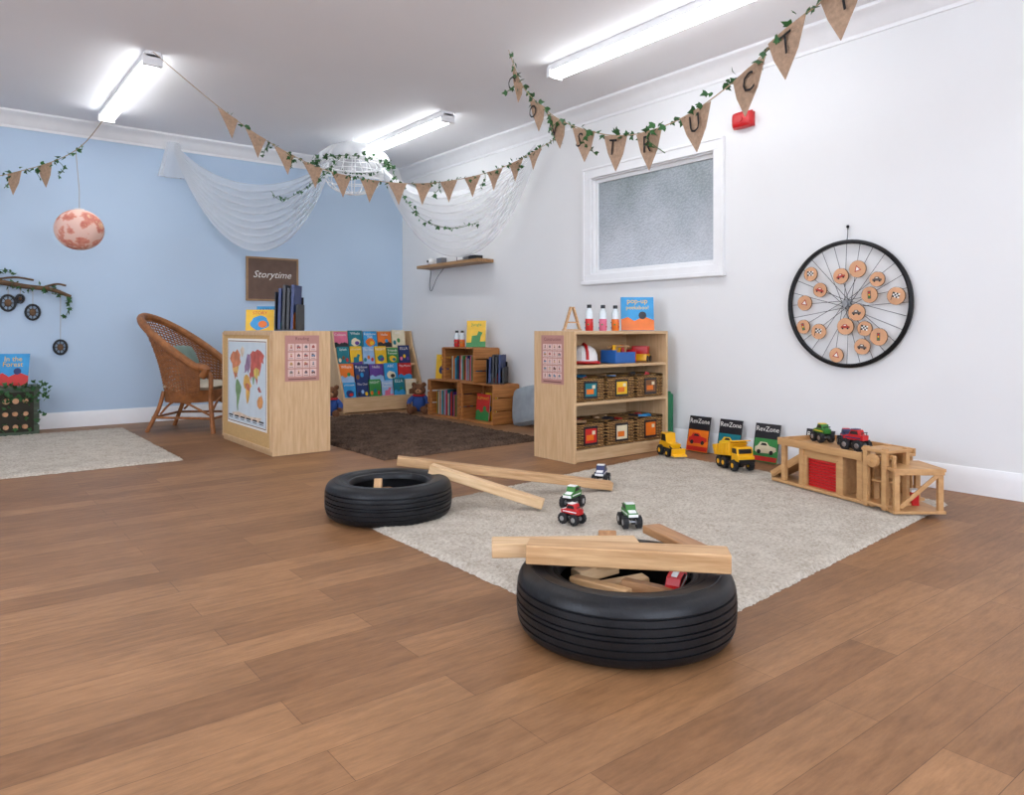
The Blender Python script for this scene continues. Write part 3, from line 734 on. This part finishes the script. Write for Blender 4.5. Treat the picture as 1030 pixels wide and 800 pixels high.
# ---------------------------------------------------------------- crates
def crate(loc,w,d,h,rz=0):
    b=B(); t=.012
    for x in(-w/2+t/2,w/2-t/2):
        for k in range(3): b.box((x,0,h*(k+.5)/3),(t,d,h/3-.012),crateW)
    for k in range(3):
        b.box((0,-d/2+d*(k+.5)/3,t/2),(w-2*t,d/3-.01,t),crateW); b.box((0,-d/2+d*(k+.5)/3,h-t/2),(w-2*t,d/3-.01,t),crateW)
        b.box((0,d/2-t/2,h*(k+.5)/3),(w-2*t,t,h/3-.012),crateW)
    for x in(-1,1):
        for y in(-1,1): b.box((x*(w/2-t-.013),y*(d/2-t-.013),h/2),(.024,.024,h-2*t),crateW)
    return b.done('wooden_crate',loc,rz,bev=.002)
rz=math.radians(-90)
crate((4.33,5.90,0),.58,.32,.385,rz); crate((4.33,6.50,0),.58,.32,.385,rz); crate((4.33,6.22,.387),.58,.32,.345,rz)
def bookrow(name,loc,rz,L,h,seed,lean=0):
    b=B(); x=-L/2; rr=random.Random(seed)
    while x<L/2-.03:
        t=rr.uniform(.008,.024); hh=h*rr.uniform(.8,1); c=CV[rr.choice(KEYS)]
        book(b,.18,hh,t,fr((x,0,0),(0,1,0),(lean,0,1)),c,None,seed=rr.randint(0,99)); x+=t+.001
    b.done(name,loc,rz)
bookrow('picture_books',(4.33,6.50,.014),rz,.44,.27,3); bookrow('picture_books',(4.33,6.22,.401),rz,.44,.25,5)
b=B(); book(b,.22,.26,.01,fr((0,0,0),(1,0,0),(0,0,1))@Rx(-.1),CV['red'],'ELEPHANT',CV['yellow'],CV['green'],seed=4); book(b,.2,.27,.01,fr((.06,.05,0),(1,0,0),(0,0,1))@Rx(-.1),CV['yellow'],None,seed=8)
b.done('picture_books',(4.27,5.92,.014),rz)
filerack((4.33,5.76,.387),math.radians(-52),4,.27,20)
bottle(4.3,6.42,.734,redc,.17); bottle(4.3,6.32,.734,CV['orange'],.17)
b=B(); book(b,.2,.27,.015,fr((0,0,0),(1,0,0),(0,0,1))@Rx(-.12),CV['yellow'],'Jungle',CV['green'],CV['green'],seed=12); b.done('picture_book',(4.32,6.1,.735),math.radians(-50))
b=B(); book(b,.2,.26,.015,fr((0,0,0),(1,0,0),(0,0,1))@Rx(-.12),CV['yellow'],'Stars',CV['red'],CV['navy'],seed=14); b.done('picture_book',(4.30,6.66,.387),math.radians(-60))
b=B(); gf=mat('grey_cushion',(144,152,158),.95,bump=.3,bs_=120); b.pillow((0,0,0),(.38,.38,.13),gf); o=b.done('cushion')
o.matrix_world=T(4.40,5.38,.195)@Rz(math.radians(-90))@Rx(math.radians(78))@Rz(.2)

# ---------------------------------------------------------------- wall shelf
b=B(); b.box((0,0,0),(.20,1.2,.035),wood('oak_y',(180,140,96),(138,100,62),1))
b.box((-.02,.2,.05),(.07,.10,.065),greyp); b.ball((-.02,.42,.06),.042,whitep); b.cyl((-.02,.42,.018),(-.02,.42,.03),.032,greyp)
b.ball((-.062,.42,.06),.014,ink,seg=10,ring=8)
b.box((-.0,-.2,.055),(.09,.14,.075),greyp); b.box((-.046,-.2,.055),(.004,.10,.05),whitep); b.box((0,-.42,.040),(.1,.12,.045),black)
b.tube(cr([(.08,.3,-.01),(.06,.42,-.12),(.05,.52,-.26),(.06,.58,-.2),(.085,.60,-.02),(.0,.59,.03)],8),.004,black,6)
b.done('wall_shelf',(X1-.101,6.67,1.622),bev=.002)

# ---------------------------------------------------------------- red alarm
b=B(); M=fr((X1-.001,3.08,2.39),(0,-1,0),(0,0,1)); b.pillow((0,0,.03),(.165,.12,.085),red,M,p=5); b.box((0,0,.008),(.15,.1,.016),red,M)
b.cyl((0,0,.06),(0,0,.078),.022,red,18,M=M); b.done('fire_alarm_sounder')

# ---------------------------------------------------------------- bicycle wheel display
b=B(); M=fr((X1-.03,2.33,1.07),(0,-1,0),(0,0,1)); R=.39
b.lathe([(R-.014,-.012),(R-.004,-.014),(R+.010,-.007),(R+.012,.0),(R+.010,.007),(R-.004,.014),(R-.014,.012)],metalb,80,M,True)
b.cyl((0,0,-.028),(0,0,.028),.018,metalg,16,M=M); b.cyl((0,0,-.006),(0,0,.006),.03,metalg,16,M=M)
for k in range(28):
    a=2*math.pi*k/28; a0=a+(.9 if k%2 else -.9); s=.018 if k%4<2 else -.018
    b.cyl((.025*math.cos(a0),.025*math.sin(a0),s*.5),(R*.97*math.cos(a),R*.97*math.sin(a),0),.0016,metalb,5,M=M)
b.tube(cr([(0,R,0),(.006,R+.05,0),(-.004,R+.09,-.02)],5),.003,ink,6,M=M)
b.ball((0,R+.095,-.012),.010,metalb,M)
disc=[(819,273),(851,277),(868,271),(886,282),(879,297),(904,299),(829,290),(813,303),(867,314),(811,328),(828,333),(856,328),(846,357),(872,348),(888,338),(874,330)]
disc=[((u-855)*.0064,(305-v)*.0062) for u,v in disc]
pic1=mat('slice_grey_print',(96,84,78),.7); pic2=mat('slice_red_print',(176,60,48),.7)
for i,(x,y) in enumerate(disc):
    if math.hypot(x,y)>.34: x*=.34/math.hypot(x,y)
    r=.045+.007*((i*7)%3)/2; z=.012+.005*(i%3)
    pts=[((r+R_(-.002,.002))*math.cos(q*math.pi/10)+x,(r+R_(-.002,.002))*math.sin(q*math.pi/10)+y) for q in range(20)]
    b.prism(pts,z,z+.010,slice_,M); b.lathe([(r+.001,z),(r+.002,z+.005),(r+.001,z+.0095)],bark,20,M@T(x,y,0))
    t=i%5; zz=z+.0102; D_=M@T(x,y,zz)@Rz(R_(-.3,.3))
    if t==0:
        b.box((0,.004,0),(.040,.030,.0008),paper,D_)
        for p in range(4):
            for q in range(3):
                if (p+q)%2==0: b.box((-.015+p*.010,-.006+q*.010,.0006),(.010,.010,.0008),ink,D_)
        b.box((-.022,-.006,0),(.003,.052,.0012),ink,D_)
    elif t==1 or t==3:
        m_=pic2 if t==1 else pic1
        b.prism([(-.028,-.010),(.028,-.010),(.028,.002),(.016,.004),(.008,.015),(-.012,.015),(-.018,.004),(-.028,.002)],0,.001,m_,D_)
        for q in(-.016,.016): b.lathe([(0,.0016),(.006,.0016)],ink,12,D_@T(q,-.011,0))
        b.box((-.002,.008,.0012),(.014,.006,.0004),paper,D_)
    elif t==2:
        b.prism([(.026*math.cos(q),.026*math.sin(q)) for q in(1.571,3.665,5.76)],0,.0008,pic2,D_)
        b.prism([(.015*math.cos(q),.015*math.sin(q)) for q in(1.571,3.665,5.76)],.0008,.0012,paper,D_)
    else:
        b.box((0,0,0),(.020,.048,.001),pic1,D_)
        for q,c_ in((.014,red),(0,yellow),(-.014,green)): b.lathe([(0,.001),(.006,.001)],c_,12,D_@T(0,q,0))
b.done('bicycle_wheel_wall_display')

# ---------------------------------------------------------------- buntings
def bunting(name,path,flags,fw,fh,letters,leafstep,ls,spread,stringonly=0):
    b=B(); P=cr(path,14)
    b.tube(P,.003,string,5)
    L=[0]
    for a,c in zip(P,P[1:]): L.append(L[-1]+(c-a).length)
    def at(d):
        for i in range(len(P)-1):
            if L[i+1]>=d: return P[i].lerp(P[i+1],(d-L[i])/(L[i+1]-L[i])),(P[i+1]-P[i]).normalized()
        return P[-1],(P[-1]-P[-2]).normalized()
    for k,d in enumerate(flags):
        d=d*L[-1]; p,t=at(d); th=V((t.x,t.y,0)).normalized(); sl=V((th.x,th.y,t.z/max(.2,math.hypot(t.x,t.y))*.8)).normalized()
        a=p-sl*fw/2; c=p+sl*fw/2; dn=(V((0,0,-1))+sl*-.25*sl.z+V((R_(-.08,.08),R_(-.08,.08),0))).normalized()
        M=fr(p,sl,-dn); n=M.to_3x3()@V((0,0,1)); q=p+dn*fh; o=n*.0015
        cur=n*.012
        m1=(a+q)/2+cur; m2=(c+q)/2-cur; cm=(p+q)/2
        vs=[]
        for sg in(-1,1): vs+=[a+o*sg,p+cur*.5+o*sg,c+o*sg,m2+o*sg,q+o*sg,m1+o*sg,cm+o*sg]
        F=[(0,1,6,5),(1,2,3,6),(6,3,4),(5,6,4)]
        b.add(vs,[tuple(reversed(f)) for f in F]+[tuple(i+7 for i in f) for f in F]+[(i,(i+1)%6,(i+1)%6+7,i+7) for i in range(6)],burlap)
        if letters and k<len(letters): b.text(letters[k],fw*.5,fh*.42,ink,M@T(0,-fh*.32,.012))
    L0=int(len(P)*stringonly)
    ivy(b,P[L0:],leafstep,ls,spread)
    for _ in range(int(6)):
        i=random.randrange(L0,len(P)-6); p=P[i]; ivy(b,cr([p,p+V((R_(-.05,.05),R_(-.05,.05),-.05)),p+V((R_(-.08,.08),R_(-.08,.08),-.12))],4),.03,ls,.02)
    return b.done(name,smooth=60),P
p1=[(3.13,4.03,2.85),(3.107,3.855,2.559),(3.07,3.627,2.363),(3.035,3.40,2.21),(3.017,3.162,2.093),(2.983,2.871,1.99),(2.90,2.553,1.932),(2.833,2.226,1.94),(2.731,1.862,2.011),(2.631,1.622,2.08),(2.551,1.367,2.13),(2.463,1.118,2.25),(2.35,.8,2.85)]
def fracs(path,idx):
    P=cr(path,14); L=[0]
    for a,c in zip(P,P[1:]): L.append(L[-1]+(c-a).length)
    return [L[int(i*14)]/L[-1] for i in idx]
bunting('letter_bunting_with_ivy',p1,fracs(p1,[.75,1.9,2.9,4,5,6,7.1,8.1,9.1,10.2]),.225,.20,'CONSTRUCTI',.035,.042,.04)
def L2(t,h): return (1.19+3.31*t,5.56-.56*t,h)
p2=[L2(0,2.84),L2(.14,2.49),L2(.25,2.278),L2(.365,2.138),L2(.5,2.098),L2(.62,2.128),L2(.75,2.239),L2(.86,2.40),L2(1,2.69)]
bunting('burlap_bunting_with_ivy',p2,[.165+.062*k for k in range(13)],.16,.18,None,.032,.04,.04,.13)
p3=[(1.19,5.60,2.85),(1.0,6.05,2.50),(.834,6.46,2.27),(.52,6.9,2.15),(.158,7.37,2.12),(-.3,7.93,2.3)]
bunting('burlap_bunting_with_ivy',p3,[.47,.57,.67,.78,.9],.14,.18,None,.04,.042,.04,.35)

b=B(); pr=[]
n=48
for i in range(n+1):
    th=math.pi*(.06+.88*i/n); r=.172*math.sin(th)*(1+.012*math.cos(i*math.pi)); pr.append((r,.158*math.cos(th)))
b.lathe(pr,globeM,40); b.lathe([(.033,.155),(.036,.159),(.033,.163),(.03,.159)],white,20,closed=True)
b.tube([(0,0,.15),(.0,0,.30),(-.04,-.12,.59)],.002,string,5)
b.done('paper_lantern',(.885,6.60,1.69),smooth=60)

# ---------------------------------------------------------------- tulle canopy
b=B()
def swag(A,Bp,s0,s1,wid,nf,ph):
    A,Bp=V(A),V(Bp); d=(Bp-A); side=V((-d.y,d.x,0)).normalized()
    def f(s,t):
        env=math.sin(math.pi*min(max(s,0),1))**.75
        base=A.lerp(Bp,s); sag=(s0+(s1-s0)*t)*(4*s*(1-s))**.9
        gat=math.sin(t*nf*math.pi*2+ph+1.2*math.sin(s*3))*.035*(.35+env)
        return base+V((0,0,-sag-.10*t*(1-env)))+side*(gat+wid*(t-.5)*env)+V((0,0,gat*.5))
    b.surf(f,48,90,netM)
swag((1.87,7.80,2.76),(3.05,6.8,2.58),.35,.98,.2,9,0)
swag((3.62,6.75,2.58),(4.44,5.3,2.66),.38,1.0,.2,9,1)
cx,cy=3.33,6.85
def dome(s,t):
    a=2*math.pi*s; r=.06+.30*math.sin(t*math.pi/2); k=1+.08*math.sin(a*14)*t
    return V((cx+r*k*math.cos(a),cy+r*k*math.sin(a),2.80-.22*t**1.5))
b.surf(dome,112,10,netM)
b.surf(lambda s,t:V((1.87+.05*math.cos(s*6.28)*(1+t*1.5)*(1+.2*math.sin(s*44)),7.86+.03*math.sin(s*6.28),2.78-.35*t)),40,8,netM)
gr,gz=.30,.22; gc=V((cx,cy,2.50))
for k in range(8):
    a=math.pi*k/8; b.tube([gc+V((gr*math.cos(q*math.pi/14)*math.cos(a),gr*math.cos(q*math.pi/14)*math.sin(a),gz*math.sin(q*math.pi/14))) for q in range(28)],.004,white,6,True)
for zf in(-.7,-.35,0,.35,.7):
    rr=gr*math.sqrt(1-zf*zf); b.tube([gc+V((rr*math.cos(k*math.pi/16),rr*math.sin(k*math.pi/16),gz*zf)) for k in range(32)],.004,white,6,True)
b.tube([(cx+.34*math.cos(k*math.pi/16),cy+.34*math.sin(k*math.pi/16),2.58) for k in range(32)],.008,white,8,True)
for k in range(3): b.tube([(cx+.34*math.cos(k*2.09),cy+.34*math.sin(k*2.09),2.58),(cx,cy,H)],.002,white,5)
b.done('tulle_canopy_with_wire_globe',smooth=180)
b=B()
ringP=[V((cx+.37*math.cos(k*math.pi/20),cy+.37*math.sin(k*math.pi/20),2.59)) for k in range(41)]
ivy(b,ringP,.022,.05,.05)
ivy(b,cr([(3.05,6.55,2.56),(2.8,6.6,2.30),(2.55,6.7,2.12),(2.45,6.75,2.2)],8),.03,.042,.035)
ivy(b,cr([(3.5,6.4,2.55),(3.5,6.15,2.2),(3.6,5.95,1.95),(3.8,5.75,1.86),(4.0,5.6,1.92)],8),.03,.042,.035)
b.done('hanging_ivy_garland',smooth=60)

# ---------------------------------------------------------------- wicker chair
b=B()
def shell(th,k):
    a=th*math.radians(118); back=max(0,math.cos(a*.80))**1.05
    top=.58+.44*back; z=.33+(top-.33)*k
    r=.27+.07*k; lean=.15*k*k*back
    return V((-(r*math.cos(a))-lean+.02,(r+.02)*math.sin(a),z))
NS=44
for j in range(NS+1):
    th=-1+2*j/NS; b.tube([shell(th,k/10) for k in range(11)],.0045,wicker,5)
for i in range(27):
    k=i/26; P=[]
    for j in range(NS*2+1):
        th=-1+j/NS; p=shell(th,k); a=th*math.radians(118); nn=V((-math.cos(a),math.sin(a),0)); P.append(p+nn*.007*(1 if (j//2+i)%2 else -1)*(1 if j%2 else 0))
    b.tube(P,.0065,wicker,5)
rim=[shell(-1+j/24,1.02) for j in range(49)]
f1,f2=rim[0],rim[-1]
rimf=[V((f1.x+.02,f1.y,.50)),V((f1.x+.07,f1.y-.01,.56))]+rim+[V((f2.x+.07,f2.y+.01,.56)),V((f2.x+.02,f2.y,.50))]
b.tube(cr(rimf,3),.034,wicker,10)
for s in(-1,1):
    e=shell(s,1); b.tube(cr([(e.x+.02,e.y,.56),(e.x+.09,e.y,.52),(e.x+.10,e.y,.40),(e.x+.09,e.y*.95,.30),(e.x+.12,e.y*1.0,.0)],6),.02,wicker,10)
    b.tube(cr([(-.20,s*.20,.36),(-.24,s*.22,.2),(-.33,s*.25,.0)],6),.018,wicker,10)
    b.tube([(-.27,s*.235,.13),(e.x+.11,e.y*.96,.13)],.011,wicker,8)
    b.tube(cr([(-.22,s*.22,.16),(-.05,s*.25,.28),(e.x+.08,e.y*.95,.16)],6),.010,wicker,8)
    b.tube(cr([(e.x+.10,e.y*.95,.18),(e.x+.10,e.y*.5,.29),(e.x+.10,0,.31)],6),.010,wicker,8)
b.tube([(e.x+.11,-.28,.13),(e.x+.11,.28,.13)],.011,wicker,8); b.tube([(-.28,-.24,.13),(-.28,.24,.13)],.011,wicker,8)
seat=[(.252*math.cos(a*math.pi/12),.28*math.sin(a*math.pi/12)) for a in range(24)]
b.prism(seat,.33,.36,wicker)
for k in range(13): b.tube([(.25*math.cos(a),.29*math.sin(a),.27+k*.008) for a in [q*math.pi/18 for q in range(36)]],.006,wicker,5,True)
cush=mat('chair_cushion',(196,186,166),.95,bump=.3); cush2=mat('sage_cushion',(116,136,126),.95,bump=.3)
b.pillow((.01,0,.40),(.46,.48,.10),cush)
b.pillow((-.10,.02,.60),(.36,.36,.13),cush2,R=Ry(math.radians(68)))
b.done('wicker_armchair',(1.89,7.12,0),math.radians(-40))

# ---------------------------------------------------------------- left corner items
b=B(); dk=dark
for z in(.04,.15,.26,.37):
    b.box((0,-.15,z),(.52,.016,.085),dk); b.box((0,.15,z),(.52,.016,.085),dk)
    for s in(-1,1): b.box((s*.255,0,z),(.016,.29,.085),dk)
for s in(-1,1):
    for q in(-1,1): b.box((s*.235,q*.13,.205),(.03,.03,.41),dk)
b.box((0,0,.415),(.54,.32,.014),dk)
b.box((0,-.162,.205),(.44,.008,.34),mat('dark_backing',(52,48,38),.9))
for k in range(18): b.cyl((-.19+.07*(k%6)+R_(-.01,.01),-.160,.08+.11*(k//6)),(-.19+.07*(k%6),-.180,.08+.11*(k//6)),.018+R_(0,.010),slice_,14)
for k in range(130): leaf(b,V((.16+R_(-.34,.16),-.17+R_(-.05,.02),R_(.05,.44) if k%2 else R_(.3,.46))),rv(),rv(),.045)
b.done('rustic_crate_stand',(.45,7.72,0))
b=B(); book(b,.25,.28,.012,fr((0,0,0),(1,0,0),(0,0,1))@Rx(-.2),CV['sky'],'In the|Forest',CV['yellow'],CV['red'],seed=15); b.done('picture_book',(.52,7.66,.425),math.radians(-25))
b=B(); P=cr([(-.2,0,.06),(.0,-.03,.05),(.2,0,.02),(.38,-.03,0),(.54,0,-.06)],8); b.tube(P,.026,bark,8,rf=lambda t:1-.4*t)
b.tube(cr([(.3,0,.01),(.42,-.03,.05),(.5,-.02,.04)],5),.010,bark,6); b.tube(cr([(-.1,0,.06),(.1,.0,.1),(.25,-.02,.08)],5),.010,bark,6)
ivy(b,P,.016,.045,.06,False); ivy(b,cr([(.5,-.02,-.05),(.53,-.02,-.14),(.5,-.03,-.24)],6),.025,.045,.03)
ivy(b,cr([(-.1,0,.05),(.0,-.02,.16),(.1,-.02,.12)],6),.02,.045,.03)
for (x,z,r) in((.06,-.13,.07),(.245,-.21,.068),(.46,-.53,.065),(-.06,-.2,.05),(.15,-.09,.035)):
    M=fr((x,.012,z),(1,0,0),(0,0,1)); b.tube([(r*.8*math.cos(q*.393),r*math.sin(q*.393),0) for q in range(16)],.010,metalb,6,True,M)
    for q in range(4): b.cyl((r*.78*math.cos(q*.785),r*.95*math.sin(q*.785),0),(-r*.78*math.cos(q*.785),-r*.95*math.sin(q*.785),0),.004,metalb,5,M=M)
    b.ball((0,0,0),(r*.4,r*.5,.01),bark,M); b.tube([(x,.005,z+r),(x,.0,.0)],.0015,string,4)
b.done('branch_wall_hanging',(.45,Y1-.035,1.28))

# ---------------------------------------------------------------- world & camera
w=bpy.data.worlds.new('World'); S.world=w; w.use_nodes=True
w.node_tree.nodes['Background'].inputs[0].default_value=(.8,.88,1,1); w.node_tree.nodes['Background'].inputs[1].default_value=.5
cam=bpy.data.cameras.new('camera'); co=bpy.data.objects.new('camera',cam); S.collection.objects.link(co)
cam.sensor_width=36; cam.lens=25.86; cam.shift_y=-.065; cam.clip_start=.05
co.location=(0,0,.9); co.rotation_euler=(math.pi/2,0,math.radians(-38.1))
S.camera=co
S.view_settings.view_transform='Standard'
